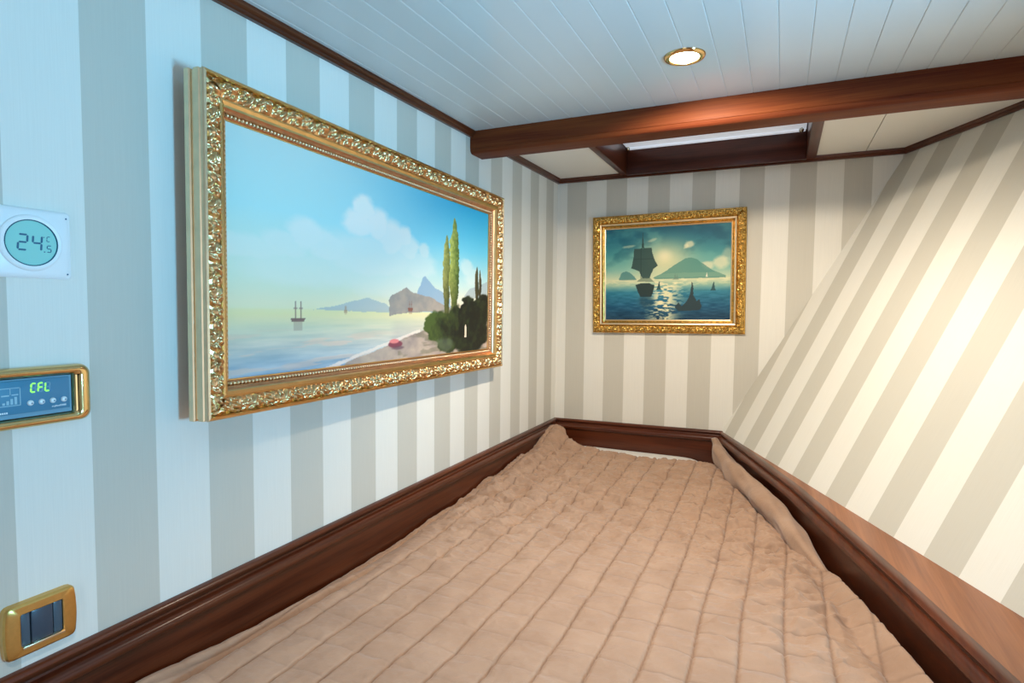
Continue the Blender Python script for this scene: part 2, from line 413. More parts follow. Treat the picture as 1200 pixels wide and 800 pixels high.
# ------------------------------------------------------------------ downlights
def downlight(x, y, power, aim, cone, colour, label):
    z = zc(y)
    e = empty('ceiling_downlight', (x, y, z), label=label, cat='downlight')
    ring = [(.030, .002), (.031, -.004), (.035, -.006), (.041, -.0045), (.044, -.001), (.044, .002)]
    vs_ = []; fs = []; ns = 40
    for i in range(ns):
        a = 2 * math.pi * i / ns
        for r, h in ring: vs_.append((r * math.cos(a), r * math.sin(a), h))
    m_ = len(ring)
    for i in range(ns):
        for j in range(m_):
            a = i * m_ + j; b = i * m_ + (j + 1) % m_; c_ = ((i + 1) % ns) * m_
            fs.append([a, b, c_ + (j + 1) % m_, c_ + j])
    mobj('rim', vs_, fs, M_BRASS, e, 50)
    bm = bmesh.new(); bmesh.ops.create_circle(bm, cap_ends=True, segments=32, radius=.031)
    for v in bm.verts: v.co.z = -.0022 if v.co.length > .02 else -.004
    bobj('lens', bm, M_LAMP, e)
    l = bpy.data.lights.new('downlight_lamp', 'SPOT'); l.spot_size = R(cone); l.spot_blend = .75; l.shadow_soft_size = .018
    l.energy = power; l.color = colour
    lo = bpy.data.objects.new('downlight_lamp', l); COL.objects.link(lo); lo.parent = e; lo.location = (0, 0, -.016)
    lo.rotation_euler = Vector(aim).to_track_quat('-Z', 'Y').to_euler()
    return e
downlight(.692, 1.313, 47, (.07, .42, -.95), 150, (1.0, 0.845, 0.655), 'lit round brass-rimmed downlight in the planked ceiling, just aft of the beam')
downlight(.80, .02, 34, (0.03, 0.32, -1), 98, (1.0, 0.88, 0.77), 'second round downlight further aft in the planked ceiling, unseen, added to light the near quilt')  # added unseen lamp, brightens the near end of the quilt

# ------------------------------------------------------------------ paintings: generic seascapes mixed in code
def srgb(c):
    c = np.asarray(c, float) / 255.0
    return np.where(c <= .04045, c / 12.92, ((c + .055) / 1.055) ** 2.4)

class Canvas:
    def __init__(s, nx, ny):
        s.nx, s.ny = nx, ny
        s.u, s.v = np.meshgrid(np.linspace(0, 1, nx), np.linspace(0, 1, ny)); s.img = np.zeros((ny, nx, 3))
    def mix(s, mask, col):
        col = np.asarray(col, float)
        s.img = s.img * (1 - mask[..., None]) + mask[..., None] * col
    def grad(s, x, stops):
        xs = [a for a, _ in stops]
        return np.stack([np.interp(x, xs, [c[i] for _, c in stops]) for i in range(3)], -1)
    def poly(s, pts, jit=0.0, seed=0, fr=30):
        u = s.u + jit * (fbm(s.u * fr, s.v * fr, seed) - .5); v = s.v + jit * (fbm(s.u * fr, s.v * fr, seed + 9) - .5)
        ins = np.zeros(u.shape, bool); n_ = len(pts)
        for i in range(n_):
            (x0, y0), (x1, y1) = pts[i], pts[(i + 1) % n_]
            c = ((y0 > v) != (y1 > v)) & (u < (x1 - x0) * (v - y0) / (y1 - y0 + 1e-12) + x0)
            ins ^= c
        return ins.astype(float)
    def blob(s, x, y, rx, ry, soft=.3, jit=0.0, seed=0, fr=25):
        u = s.u + jit * (fbm(s.u * fr, s.v * fr, seed) - .5); v = s.v + jit * (fbm(s.u * fr, s.v * fr, seed + 9) - .5)
        d = np.sqrt(((u - x) / rx) ** 2 + ((v - y) / ry) ** 2)
        return 1 - sstep(1 - soft, 1 + soft * .3, d)

def paint_day():
    c = Canvas(560, 250); u, v = c.u, c.v
    left = c.grad(v, [(0, (200, 208, 190)), (.28, (196, 218, 190)), (.42, (178, 220, 208)), (.7, (150, 216, 226)), (1, (158, 208, 216))])
    right = c.grad(v, [(0, (206, 210, 190)), (.28, (206, 214, 190)), (.45, (160, 212, 220)), (.7, (84, 192, 232)), (1, (34, 166, 222))])
    t = sstep(.1, 1.0, u)[..., None]; c.img = left * (1 - t) + right * t
    cl = np.zeros_like(u)
    for i, (x, y, rx, ry, a) in enumerate([(.365, .80, .05, .075, .8), (.35, .72, .055, .09, .8), (.42, .73, .06, .10, .8), (.47, .68, .07, .12, .75), (.19, .62, .06, .085, .65), (.25, .58, .08, .09, .6),
                                           (.14, .56, .08, .07, .5), (.05, .53, .09, .06, .45), (.52, .70, .04, .075, .75), (.55, .64, .06, .08, .65), (.62, .64, .03, .06, .6), (.40, .56, .22, .14, .55), (.60, .55, .09, .1, .5),
                                           (.86, .58, .05, .06, .5), (.90, .52, .07, .08, .45), (.2, .46, .2, .09, .35), (.45, .44, .2, .1, .35)]):
        cl = np.maximum(cl, a * c.blob(x, y, rx, ry, .45, .035, 20 + i, 22))
    c.mix(cl * .92, (196, 226, 230))
    c.mix(cl * .5 * sstep(.55, .85, v) , (226, 234, 232))
    # sea
    hz = .28
    sea = c.grad(v, [(0, (126, 168, 196)), (.06, (150, 186, 198)), (.13, (172, 196, 190)), (.2, (180, 206, 184)), (.26, (196, 214, 170)), (.28, (198, 216, 178))])
    wv = fbm(u * 10, v * 70, 41)
    sea = sea + ((wv - .5) * 60 * sstep(.30, .05, v))[..., None] * np.array([1, .8, .55])
    m = sstep(hz + .004, hz - .004, v); c.img = c.img * (1 - m[..., None]) + sea * m[..., None]
    c.mix(.35 * sstep(.55, .62, fbm(u * 7 + 2, v * 42, 44)) * sstep(.22, .12, v) * sstep(.6, .3, u), (218, 196, 172))
    # distant hills and headland
    c.mix(.65 * c.poly([(.205, .278), (.28, .30), (.33, .325), (.385, .345), (.40, .335), (.45, .315), (.48, .27), (.40, .268)], .01, 50), (132, 170, 190))
    c.mix(.8 * c.poly([(.57, .30), (.59, .40), (.612, .48), (.625, .493), (.645, .46), (.68, .42), (.72, .40), (.76, .36), (.76, .27), (.57, .27)], .01, 52), (112, 160, 196))
    hd = c.poly([(.462, .25), (.466, .34), (.475, .365), (.50, .385), (.534, .418), (.55, .395), (.60, .375), (.65, .365), (.70, .335), (.76, .30), (.78, .26), (.62, .275), (.52, .262)], .018, 54)
    tx = fbm(u * 40, v * 26, 56)[..., None]
    c.img = c.img * (1 - hd[..., None]) + hd[..., None] * (np.array((116, 134, 138)) * (1 - tx) + np.array((150, 158, 150)) * tx)
    c.mix(.35 * sstep(.27, .15, v) * sstep(.46, .5, u) * (v < .262), (150, 168, 172))
    c.mix(.6 * c.poly([(.84, .38), (.88, .44), (.93, .46), (1, .50), (1, .36)], .01, 58), (126, 160, 178))
    # shore
    sh = c.poly([(.25, -.02), (.30, .015), (.36, .045), (.42, .07), (.48, .095), (.54, .125), (.60, .15), (.66, .17), (.8, .2), (1.02, .2), (1.02, -.02)], .03, 60)
    tx = fbm(u * 30, v * 22, 61)[..., None]
    c.img = c.img * (1 - sh[..., None]) + sh[..., None] * (np.array((122, 128, 130)) * (1 - tx) + np.array((172, 178, 164)) * tx)
    c.mix(.7 * (c.poly([(.22, .0), (.30, .03), (.42, .088), (.54, .14), (.60, .165), (.60, .15), (.48, .095), (.36, .045), (.26, -.01)], .012, 62)), (214, 220, 214))
    c.mix(.5 * sh * sstep(.5, .62, fbm(u * 14, v * 30, 63)) * (u > .5), (92, 104, 88))
    # trees
    def tree(x, y0, y1, w, dk, lt, sd):
        xc = x + .0015 * np.sin(v * 25 + sd)
        hw_ = w * np.clip((y1 - v) / (.30 * (y1 - y0)), 0, 1) ** .65 * (.95 + .7 * (fbm(v * 34 + sd, u * 60, sd) - .5)) * (.55 + .45 * sstep(y0, y0 + .4 * (y1 - y0), v))
        m_ = ((np.abs(u - xc) < hw_) & (v > y0) & (v < y1)).astype(float)
        sd_ = np.clip(.5 + (xc - u) / (2 * w) + .8 * (fbm(u * 110, v * 60, sd + 3) - .5), 0, 1)[..., None]
        f = sstep(y0, y0 + .45, v)[..., None]
        col = (np.array(dk) * (1 - sd_) + np.array(lt) * sd_) * (.55 + .45 * f)
        c.img = c.img * (1 - m_[..., None]) + m_[..., None] * col
    tree(.737, .25, .775, .021, (86, 112, 58), (160, 186, 110), 70)
    tree(.781, .22, .897, .029, (62, 100, 46), (158, 192, 104), 75)
    tree(.924, .34, .60, .013, (58, 74, 50), (110, 118, 76), 80)
    tree(.946, .34, .58, .009, (60, 72, 52), (104, 110, 72), 84)
    dark = np.zeros_like(u)
    for i, (x, y, rx, ry) in enumerate([(.68, .18, .058, .10), (.73, .16, .07, .12), (.80, .18, .08, .14), (.87, .27, .055, .115), (.94, .25, .07, .13), (.98, .30, .06, .11), (.88, .12, .13, .14), (.75, .07, .07, .07)]):
        dark = np.maximum(dark, c.blob(x, y, rx, ry, .12, .035, 90 + i, 30))
    g = np.clip(fbm(u * 45, v * 24, 95) * 1.1 - .1 + .55 * sstep(.74, .64, u) - .35 * sstep(.74, .86, u), 0, 1)[..., None]
    c.img = c.img * (1 - dark[..., None]) + dark[..., None] * (np.array((16, 24, 18)) * (1 - g) + np.array((58, 86, 40)) * g)
    c.mix(.5 * c.blob(.73, .06, .05, .05, .4, .03, 99), (92, 120, 104))
    c.mix(c.poly([(.846, .10), (.858, .10), (.857, .17), (.852, .19), (.847, .17)]), (216, 206, 190))
    # boats
    def boat(x, y, w, h, col, a=.9):
        c.mix(a * c.poly([(x - w, y + .010), (x + w, y + .010), (x + .75 * w, y - .008), (x - .8 * w, y - .008)]), col)
        for dx in (-.35, .4):
            c.mix(a * .7 * ((np.abs(u - x - dx * w) < .0016) & (v > y) & (v < y + h)), col)
            c.mix(a * .45 * ((np.abs(u - x - dx * w) < .25 * w) & (np.abs(v - y - .62 * h) < .004)), col)
        c.mix(.25 * ((np.abs(u - x) < .6 * w) & (v < y - .008) & (v > y - h * .55)), col)
    boat(.165, .229, .020, .085, (104, 92, 92)); boat(.305, .27, .006, .03, (140, 130, 110), .6); boat(.555, .285, .012, .05, (112, 72, 62), .8)
    c.mix(c.blob(.49, .088, .032, .022, .2), (110, 66, 82)); c.mix(c.blob(.485, .105, .022, .014, .3), (196, 128, 132)); c.mix(.7 * c.blob(.50, .066, .03, .012, .4), (86, 74, 88))
    c.tint = (1.62, 1.10, .95)
    return c

def paint_moon():
    c = Canvas(300, 230); u, v = c.u, c.v
    c.img = c.grad(v, [(.42, (216, 214, 172)), (.55, (132, 182, 164)), (.72, (66, 140, 142)), (.9, (26, 100, 120)), (1, (14, 76, 100))])
    c.mix(.45 * sstep(.45, .7, fbm(u * 5, v * 6, 3)) * sstep(.45, .7, v), (96, 164, 156))
    c.mix(.45 * sstep(.5, .7, fbm(u * 6 + 5, v * 7, 7)) * sstep(.5, .75, v), (14, 78, 98))
    d = np.sqrt(((u - .49) / .26) ** 2 + ((v - .64) / .26) ** 2); c.mix(.85 * np.exp(-d * d * 1.6), (236, 222, 168))
    c.mix(.6 * c.blob(.49, .69, .07, .075, .95), (246, 232, 190))
    for i, (x, y, rx, ry) in enumerate([(.68, .80, .04, .045), (.655, .775, .025, .03), (.83, .57, .05, .05), (.92, .60, .07, .07), (.97, .68, .05, .09), (.40, .86, .04, .02), (.2, .80, .06, .02)]):
        c.mix((.75 if i < 4 else .45) * c.blob(x, y, rx, ry, .5, .05, 30 + i, 14), (226, 218, 178))
    # mountain, rock
    c.mix(.75 * c.poly([(.40, .455), (.47, .50), (.53, .55), (.60, .61), (.655, .652), (.69, .66), (.74, .645), (.80, .58), (.87, .515), (.96, .465), (.96, .44), (.42, .44)], .008, 11), (74, 132, 120))
    c.mix(.45 * c.poly([(.40, .455), (.50, .50), (.9, .50), (.97, .455)], .01, 13), (130, 168, 140))
    c.mix(.8 * c.poly([(.11, .425), (.12, .47), (.145, .525), (.175, .535), (.21, .52), (.25, .47), (.275, .425)], .012, 12), (70, 124, 122))
    # sea
    sea = c.grad(v, [(0, (18, 54, 78)), (.15, (24, 86, 116)), (.3, (44, 120, 142)), (.38, (150, 184, 160)), (.44, (216, 214, 172))])
    w_ = fbm(u * 16, v * 60, 21); sea = sea + ((w_ - .5) * 50)[..., None] * sstep(.45, .2, v)[..., None]
    m = sstep(.445, .43, v); c.img = c.img * (1 - m[..., None]) + sea * m[..., None]
    gl = np.exp(-((u - .50 + .06 * (.4 - v)) / (.10 + .1 * v)) ** 2) * sstep(.44, .38, v) + .5 * sstep(.34, .42, v) * (v < .44)
    c.mix(np.clip(gl * sstep(.42, .62, fbm(u * 26, v * 70, 25)) * 1.1, 0, 1), (228, 222, 178))
    # ships
    k = (44, 70, 66)
    c.mix(.92 * c.poly([(.24, .775), (.385, .78), (.40, .68), (.437, .585), (.40, .55), (.37, .45), (.31, .45), (.285, .53), (.218, .565), (.238, .67)], .008, 15), k)
    c.mix(.6 * ((np.abs(u - .30) < .003) & (v > .45) & (v < .78)), (30, 54, 54)); c.mix(.5 * ((np.abs(v - .66) < .004) & (u > .235) & (u < .40)), (30, 54, 54))
    c.mix(c.poly([(.305, .78), (.325, .78), (.318, .87), (.314, .955), (.31, .87)]), k)
    c.mix(.6 * c.poly([(.26, .42), (.31, .46), (.37, .46), (.41, .41)]), (80, 104, 88))
    c.mix(.95 * c.poly([(.255, .385), (.30, .40), (.37, .40), (.412, .375), (.40, .30), (.385, .25), (.30, .25), (.275, .30)], .01, 16), (36, 52, 50))
    c.mix(.5 * c.blob(.345, .20, .07, .08, .5, .04, 17), (22, 52, 66))
    for x, y, s_ in ((.447, .345, 1), (.871, .33, 1)):
        c.mix(.9 * c.poly([(x - .022 * s_, y - .02), (x + .02 * s_, y - .02), (x + .012, y + .0), (x + .004, y + .075 * s_), (x - .004, y + .05), (x - .014, y)]), (36, 72, 76))
    c.mix(.6 * c.poly([(.55, .43), (.61, .43), (.60, .44), (.592, .49), (.586, .445), (.575, .50), (.566, .44)]), (104, 132, 118))
    c.mix(.9 * c.poly([(.812, .45), (.828, .45), (.82, .50)]), (238, 232, 208))
    c.mix(.95 * c.poly([(.575, .135), (.60, .19), (.63, .15), (.67, .20), (.69, .27), (.705, .40), (.712, .40), (.72, .27), (.745, .20), (.765, .22), (.785, .15), (.77, .105), (.60, .10)], .012, 18), (40, 58, 62))
    return c

def canvas_obj(name, c, W, H, y, mat, parent, **k):
    nx, ny = c.nx, c.ny
    vx = (c.u.ravel() - .5) * W; vz = (c.v.ravel() - .5) * H
    co = np.stack([vx, np.full_like(vx, y), vz], -1)
    i = np.arange(nx * ny).reshape(ny, nx)
    f = np.stack([i[:-1, :-1], i[:-1, 1:], i[1:, 1:], i[1:, :-1]], -1).reshape(-1, 4)
    me = bpy.data.meshes.new(name); me.from_pydata(co.tolist(), [], f.tolist())
    at = me.color_attributes.new('paint', 'FLOAT_COLOR', 'POINT')
    col = np.ones((nx * ny, 4)); col[:, :3] = np.clip(srgb(np.clip(c.img, 0, 255)) * np.array(getattr(c, 'tint', (1, 1, 1))), 0, .86).reshape(-1, 3)
    at.data.foreach_set('color', col.ravel().astype(np.float32))
    me.materials.append(mat); me.update()
    o = bpy.data.objects.new(name, me); COL.objects.link(o); o.parent = parent
    return setp(o, **k)

# rails: sides as (origin rotation) : bottom, right, top, left
def side_xf(si, W, H):
    """returns (length, fn(s,d,o)->xyz): s along the side from its centre, d inward from the outer edge, o towards the viewer (-Y)"""
    if si == 0: return W, lambda s, d, o: (s, -o, -H / 2 + d)
    if si == 1: return H, lambda s, d, o: (W / 2 - d, -o, s)
    if si == 2: return W, lambda s, d, o: (-s, -o, H / 2 - d)
    return H, lambda s, d, o: (-W / 2 + d, -o, -s)

def rail(name, prof, si, W, H, mat, parent):
    Ls, fn = side_xf(si, W, H); n_ = len(prof); v = []
    for sg in (-1, 1):
        for d, o in prof: v.append(fn(sg * (Ls / 2 - d), d, o))
    f = [[j, (j + 1) % n_, n_ + (j + 1) % n_, n_ + j] for j in range(n_)] + [list(range(n_)), list(range(n_, 2 * n_))[::-1]]
    return mobj(name, v, f, mat, parent, 25)

def ornament(name, si, W, H, d0, d1, o0, amp, period, mat, parent, seed, step=.0016, crown=.004):
    Ls, fn = side_xf(si, W, H); rng = random.Random(seed)
    ns = int((Ls - 2 * d0) / step); nt = max(10, int((d1 - d0) / step))
    S, T = np.meshgrid(np.linspace(-(Ls / 2 - d0), Ls / 2 - d0, ns), np.linspace(0, 1, nt))
    w = d1 - d0; X = S; Y = (T - .5) * w
    h = np.zeros_like(S)
    np_ = int(Ls / period) + 2
    def leaf(cx, cy_, a, la, lb, top):
        nonlocal h
        lo = np.searchsorted(S[0], cx - la * 1.3); hi_ = np.searchsorted(S[0], cx + la * 1.3)
        if hi_ <= lo: return
        dx = X[:, lo:hi_] - cx; dy = Y[:, lo:hi_] - cy_
        p = dx * math.cos(a) + dy * math.sin(a); q_ = -dx * math.sin(a) + dy * math.cos(a)
        q_ = q_ - .35 * lb * np.sin(p / la * 2.2)
        r = (p / la) ** 2 + (q_ / lb) ** 2
        hh = top * np.sqrt(np.clip(1 - r, 0, 1)) * (.72 + .28 * np.abs(np.cos(q_ / lb * 4.0)))
        h[:, lo:hi_] = np.maximum(h[:, lo:hi_], hh)
    for k_ in range(-np_ // 2 - 1, np_ // 2 + 2):
        c0 = k_ * period; sg = 1 if k_ % 2 else -1
        j = lambda s_: rng.uniform(-s_, s_)
        leaf(c0, sg * .10 * w, sg * .6 + j(.2), period * .34, w * .17, 1.0)
        leaf(c0 + .22 * period, -sg * .26 * w, -sg * .9 + j(.3), period * .22, w * .13, .85)
        leaf(c0 - .22 * period, sg * .30 * w, sg * 1.2 + j(.3), period * .20, w * .12, .8)
        leaf(c0 + .42 * period, sg * .28 * w, -sg * .3 + j(.3), period * .22, w * .12, .75)
        leaf(c0 + .48 * period, -sg * .05 * w, j(.6), period * .16, w * .13, .95)
        leaf(c0 - .05 * period, -sg * .34 * w, sg * .2 + j(.3), period * .20, w * .10, .7)
        leaf(c0 + .3 * period, sg * .05 * w, sg * 1.4 + j(.3), period * .15, w * .09, .8)
        leaf(c0 + .15 * period, sg * .38 * w, j(.5), period * .11, w * .08, .7)
    h = h * sstep(0, .06, T) * sstep(1, .94, T)
    o_ = o0 + crown * np.sin(np.pi * T) + amp * h
    d_ = d0 + T * w; lim = Ls / 2 - d_
    s_c = np.clip(S, -lim, lim)
    v = [fn(a, b, c_) for a, b, c_ in zip(s_c.ravel(), d_.ravel(), o_.ravel())]
    i = np.arange(ns * nt).reshape(nt, ns)
    f = np.stack([i[:-1, :-1], i[:-1, 1:], i[1:, 1:], i[1:, :-1]], -1).reshape(-1, 4)
    me = bpy.data.meshes.new(name); me.from_pydata(v, [], f.tolist()); me.materials.append(mat); finish(me, 180)
    o = bpy.data.objects.new(name, me); COL.objects.link(o); o.parent = parent
    return o

def beads(name, si, W, H, d, o, pitch, r, mat, parent):
    Ls, fn = side_xf(si, W, H); half = Ls / 2 - d; n_ = int(2 * half / pitch)
    t = bmesh.new(); bmesh.ops.create_icosphere(t, subdivisions=1, radius=r)
    bv = [v.co.copy() for v in t.verts]; bf = [[v.index for v in f.verts] for f in t.faces]; t.free()
    v = []; f = []
    for k_ in range(n_ + 1):
        c0 = Vector(fn(-half + 2 * half * k_ / n_, d, o)); b = len(v)
        v += [c0 + q_ for q_ in bv]; f += [[b + a for a in q_] for q_ in bf]
    return mobj(name, v, f, mat, parent, 180, kind='stuff')

# ---- large picture on the left wall
W1, H1 = 1.124, .564
pic = empty('framed_painting', (.0185, 1.189, 1.4395), (0, 0, R(90)), label='large daylight coast seascape with poplars in an ornate gold frame on left wall', cat='painting')
pic.rotation_euler = (0, R(0.35), R(90) + .0165)
outer = [(0, 0), (0, .010), (.0015, .012), (.0035, .0125), (.0035, .018), (.0012, .020), (.0012, .031), (.0028, .033), (.0028, .0375), (.0015, .039), (.003, .042), (.007, .0425),
         (.0085, .040), (.0085, 0)]
inner = [(.0365, 0), (.0365, .036), (.040, .0365), (.0455, .034), (.0475, .030), (.0475, 0)]
cove = [(.0475, 0), (.0475, .0285), (.050, .026), (.0525, .0215), (.0535, .0185), (.0545, .0165), (.0585, .0165), (.0605, .0150), (.0610, .0135), (.0610, 0)]
for si in range(4):
    rl = rail('outer_moulding', outer, si, W1, H1, M_GOLDP if si in (3, 1) else M_GOLD, pic)  # reflected light on the side rails put into a paler gold
    ornament('leaf_ornament', si, W1, H1, .0083, .0367, .0345, .0095, .036, M_ORN, pic, 10 + si)
    rail('inner_moulding', inner, si, W1, H1, M_GOLD, pic)
    rail('cove_moulding', cove, si, W1, H1, M_ROSE, pic)
    beads('bead_row', si, W1, H1, 0.0562, .0190, .0078, .0036, M_GOLDP, pic)
    rail('sight_edge', [(.0608, 0), (.0608, .0150), (.0615, .0155), (.0632, .0152), (.0636, .0135), (.0636, 0)], si, W1, H1, M_GOLD, pic)
box('backing', (-W1 / 2 + .01, -.011, -H1 / 2 + .01), (W1 / 2 - .01, -.001, H1 / 2 - .01), M_BACK, pic)
canvas_obj('canvas', paint_day(), W1 - 2 * .0626, H1 - 2 * .0626, -.0125, paint_mat('oil_paint_day'), pic)

# ---- small picture on the back wall
W2, H2 = .600, .482
pic2 = empty('framed_painting', (.4715, D - .004, 1.4975), (0, 0, 0), label='small moonlit seascape with a sailing ship in a carved gold frame, on the back wall', cat='painting')
pic2.rotation_euler = (R(1.0), -.014, .012)
outer2 = [(0, 0), (0, .016), (.002, .019), (.004, .020), (.004, 0)]
for si in range(4):
    rail('outer_moulding', outer2, si, W2, H2, M_ORN2, pic2)
    ornament('leaf_ornament', si, W2, H2, .0038, .0335, .019, .009, .034, M_ORN2, pic2, 30 + si, .0017, .005)
    rail('inner_moulding', [(.0332, 0), (.0332, .027), (.0355, .0295), (.040, .0285), (.0415, .024), (.0415, 0)], si, W2, H2, M_GOLDP, pic2)
    rail('cove_moulding', [(.0415, 0), (.0415, .021), (.045, .015), (.050, .0125), (.050, 0)], si, W2, H2, M_ORN2, pic2)
    rail('sight_edge', [(.0498, 0), (.0498, .0145), (.052, .0155), (.0545, .0145), (.055, .011), (.055, 0)], si, W2, H2, M_GOLDP, pic2)
box('backing', (-W2 / 2 + .006, -.010, -H2 / 2 + .006), (W2 / 2 - .006, 0, H2 / 2 - .006), M_BACK, pic2)
canvas_obj('canvas', paint_moon(), W2 - 2 * .0535, H2 - 2 * .0535, -.0115, paint_mat('oil_paint_moon'), pic2)

# ------------------------------------------------------------------ devices on the left wall (front towards local -Y)
def rrect(w, h, r, seg=6, bulge=0.0):
    pts = []
    for cx, cz, a0 in ((w / 2 - r, h / 2 - r, 0), (-w / 2 + r, h / 2 - r, 90), (-w / 2 + r, -h / 2 + r, 180), (w / 2 - r, -h / 2 + r, 270)):
        for i in range(seg + 1):
            a = R(a0 + 90 * i / seg); pts.append((cx + r * math.cos(a), cz + r * math.sin(a)))
    if bulge:
        out = []
        for x, z in pts: out.append((x + math.copysign(bulge * (1 - (2 * z / h) ** 2), x), z))
        # add mid points so the sides bow
        n_ = len(out); res = []
        for i in range(n_):
            res.append(out[i]); x0, z0 = pts[i]; x1, z1 = pts[(i + 1) % n_]
            if abs(x0 - x1) < 1e-6 and abs(z0 - z1) > h * .3:
                for t_ in (.2, .4, .6, .8):
                    z = z0 + (z1 - z0) * t_; res.append((x0 + math.copysign(bulge * (1 - (2 * z / h) ** 2), x0), z))
        return res
    return pts

def loft(name, rings, mat, parent, cap0=True, cap1=True, smooth=35, cx=0, cz=0):
    """rings: list of (points[(x,z)], y)"""
    n_ = len(rings[0][0]); v = []; f = []
    for pts, y in rings: v += [(cx + x, y, cz + z) for x, z in pts]
    for k_ in range(len(rings) - 1):
        for j in range(n_):
            a = k_ * n_ + j; b = k_ * n_ + (j + 1) % n_
            f.append([a, b, b + n_, a + n_])
    if cap0: f.append(list(range(n_)))
    if cap1: f.append([(len(rings) - 1) * n_ + j for j in range(n_)][::-1])
    return mobj(name, v, f, mat, parent, smooth)

def circ(r, n_=48): return [(r * math.cos(2 * math.pi * i / n_), r * math.sin(2 * math.pi * i / n_)) for i in range(n_)]
def scale_pts(p, dx, dz):
    mx = max(a for a, _ in p); mz = max(b for _, b in p); return [(x * (mx - dx) / mx, z * (mz - dz) / mz) for x, z in p]

SEG = {'0': 'abcdef', '1': 'bc', '2': 'abged', '4': 'fgbc', '5': 'afgcd', 'C': 'afed', 'F': 'afge', 'L': 'fed', 'c': 'afed'}
def seg_polys(ch, x, z, w, h, t, slant=.08):
    b = {'a': ((0, h), (w, h)), 'g': ((0, h / 2), (w, h / 2)), 'd': ((0, 0), (w, 0)), 'f': ((0, h / 2), (0, h)), 'b': ((w, h / 2), (w, h)), 'e': ((0, 0), (0, h / 2)), 'c': ((w, 0), (w, h / 2))}
    out = []
    for s_ in ch:
        (x0, z0), (x1, z1) = b[s_]; g_ = t * .62
        if z0 == z1: q_ = [(x0 + g_, z0 - t / 2), (x1 - g_, z0 - t / 2), (x1 - g_ * .3, z0), (x1 - g_, z0 + t / 2), (x0 + g_, z0 + t / 2), (x0 + g_ * .3, z0)]
        else: q_ = [(x0 - t / 2, z0 + g_), (x0, z0 + g_ * .3), (x0 + t / 2, z0 + g_), (x0 + t / 2, z1 - g_), (x0, z1 - g_ * .3), (x0 - t / 2, z1 - g_)]
        out.append([(x + a + slant * b_, z + b_) for a, b_ in q_])
    return out
def flat(name, polys, y, mat, parent, th=.0003):
    v = []; f = []
    for p in polys:
        b = len(v); n_ = len(p)
        v += [(x, y, z) for x, z in p] + [(x, y + th, z) for x, z in p]
        f += [[b + i for i in range(n_)], [b + n_ + i for i in range(n_)][::-1]] + [[b + i, b + (i + 1) % n_, b + n_ + (i + 1) % n_, b + n_ + i] for i in range(n_)]
    return mobj(name, v, f, mat, parent)
def rect(x0, z0, x1, z1): return [(x0, z0), (x1, z0), (x1, z1), (x0, z1)]

# thermostat
th = empty('thermostat', (0, .421, 1.4290), (0, 0, R(90)), label='white square room thermostat with round green display reading 24.5', cat='thermostat')
pl = rrect(.098, .0905, .005)
loft('back_plate', [(pl, 0), (pl, -.007), (scale_pts(pl, .002, .002), -.009)], M_WHITE, th)
p2 = rrect(.088, .086, .005, 6, .0018)
loft('face_plate', [(p2, -.0088), (p2, -.0105), (scale_pts(p2, .003, .003), -.0125)], M_WHITE, th)
loft('ring', [(circ(.0365), -.0124), (circ(.0355), -.0145), (circ(.0335), -.0155), (circ(.0300), -.0150), (circ(.0290), -.0126)], M_WHITE, th, False, False, 30)
loft('display', [(circ(.0292), -.0124), (circ(.0292), -.0134), (circ(.0286), -.0140)], M_LCD, th)
loft('chrome_bezel', [(circ(.0300), -.0150), (circ(.0296), -.0157), (circ(.0288), -.0152), (circ(.0286), -.0138)], plain('bezel_teal', (.05, .18, .26), .2, .6), th, False, False, 30)
flat('display_digits', seg_polys(SEG['2'], -.0155, -.0095, .0098, .0195, .0023) + seg_polys(SEG['4'], .0005, -.0095, .0098, .0195, .0023)
     + seg_polys(SEG['5'], .0170, -.0105, .0046, .0085, .0011) + seg_polys(SEG['C'], .0172, .0035, .0036, .0062, .0009) + [rect(.0135, .0080, .0145, .0092), rect(.0135, -.0112, .0150, -.0098)], -.0143, M_LCDINK, th)
for sz in (-.0385, .0365):
    loft('screw_hole', [(circ(.0011, 10), -.0122), (circ(.0011, 10), -.0128)], M_LCDINK, th, cx=.0415, cz=sz)

# control panel
ct = empty('control_panel', (0, .398, 1.2275), (0, 0, R(90)), label='blue heater control panel with green CFL display in a polished brass bezel', cat='control panel')
po = rrect(.180, .0790, .014, 8, .0025); pi_ = rrect(.134, .0530, .003, 8)
def lerp_ring(a, b, t_): return [(x0 + (x1 - x0) * t_, z0 + (z1 - z0) * t_) for (x0, z0), (x1, z1) in zip(a, b)]
po = rrect(.180, .0790, .014, 8)
loft('bezel', [(po, 0), (po, -.008), (lerp_ring(po, pi_, .08), -.0125), (lerp_ring(po, pi_, .28), -.0165), (lerp_ring(po, pi_, .55), -.0175), (lerp_ring(po, pi_, .8), -.0155), (lerp_ring(po, pi_, .95), -.012), (pi_, -.008)],
     M_BRASS, ct, True, False, 50)
box('body', (-.066, -.0095, -.0255), (.066, -.001, .0255), M_PANELLIP, ct, .001)
box('face', (-.0655, -.0120, -.0195), (.0625, -.009, .0235), M_PANELBLUE, ct, .0008)
YF_ = -.0123
flat('display_digits', sum([seg_polys(SEG[ch], x, .0068, .0052, .0112, .0017) for ch, x in (('C', .0168), ('F', .0249), ('L', .0330))], []), YF_, M_LED, ct)
flat('unlit_segments', seg_polys('bgc', .0168, .0068, .0052, .0112, .0012) + seg_polys('bcd', .0249, .0068, .0052, .0112, .0012) + seg_polys('abgc', .0330, .0068, .0052, .0112, .0012), YF_ + .0001, M_LEDOFF, ct)
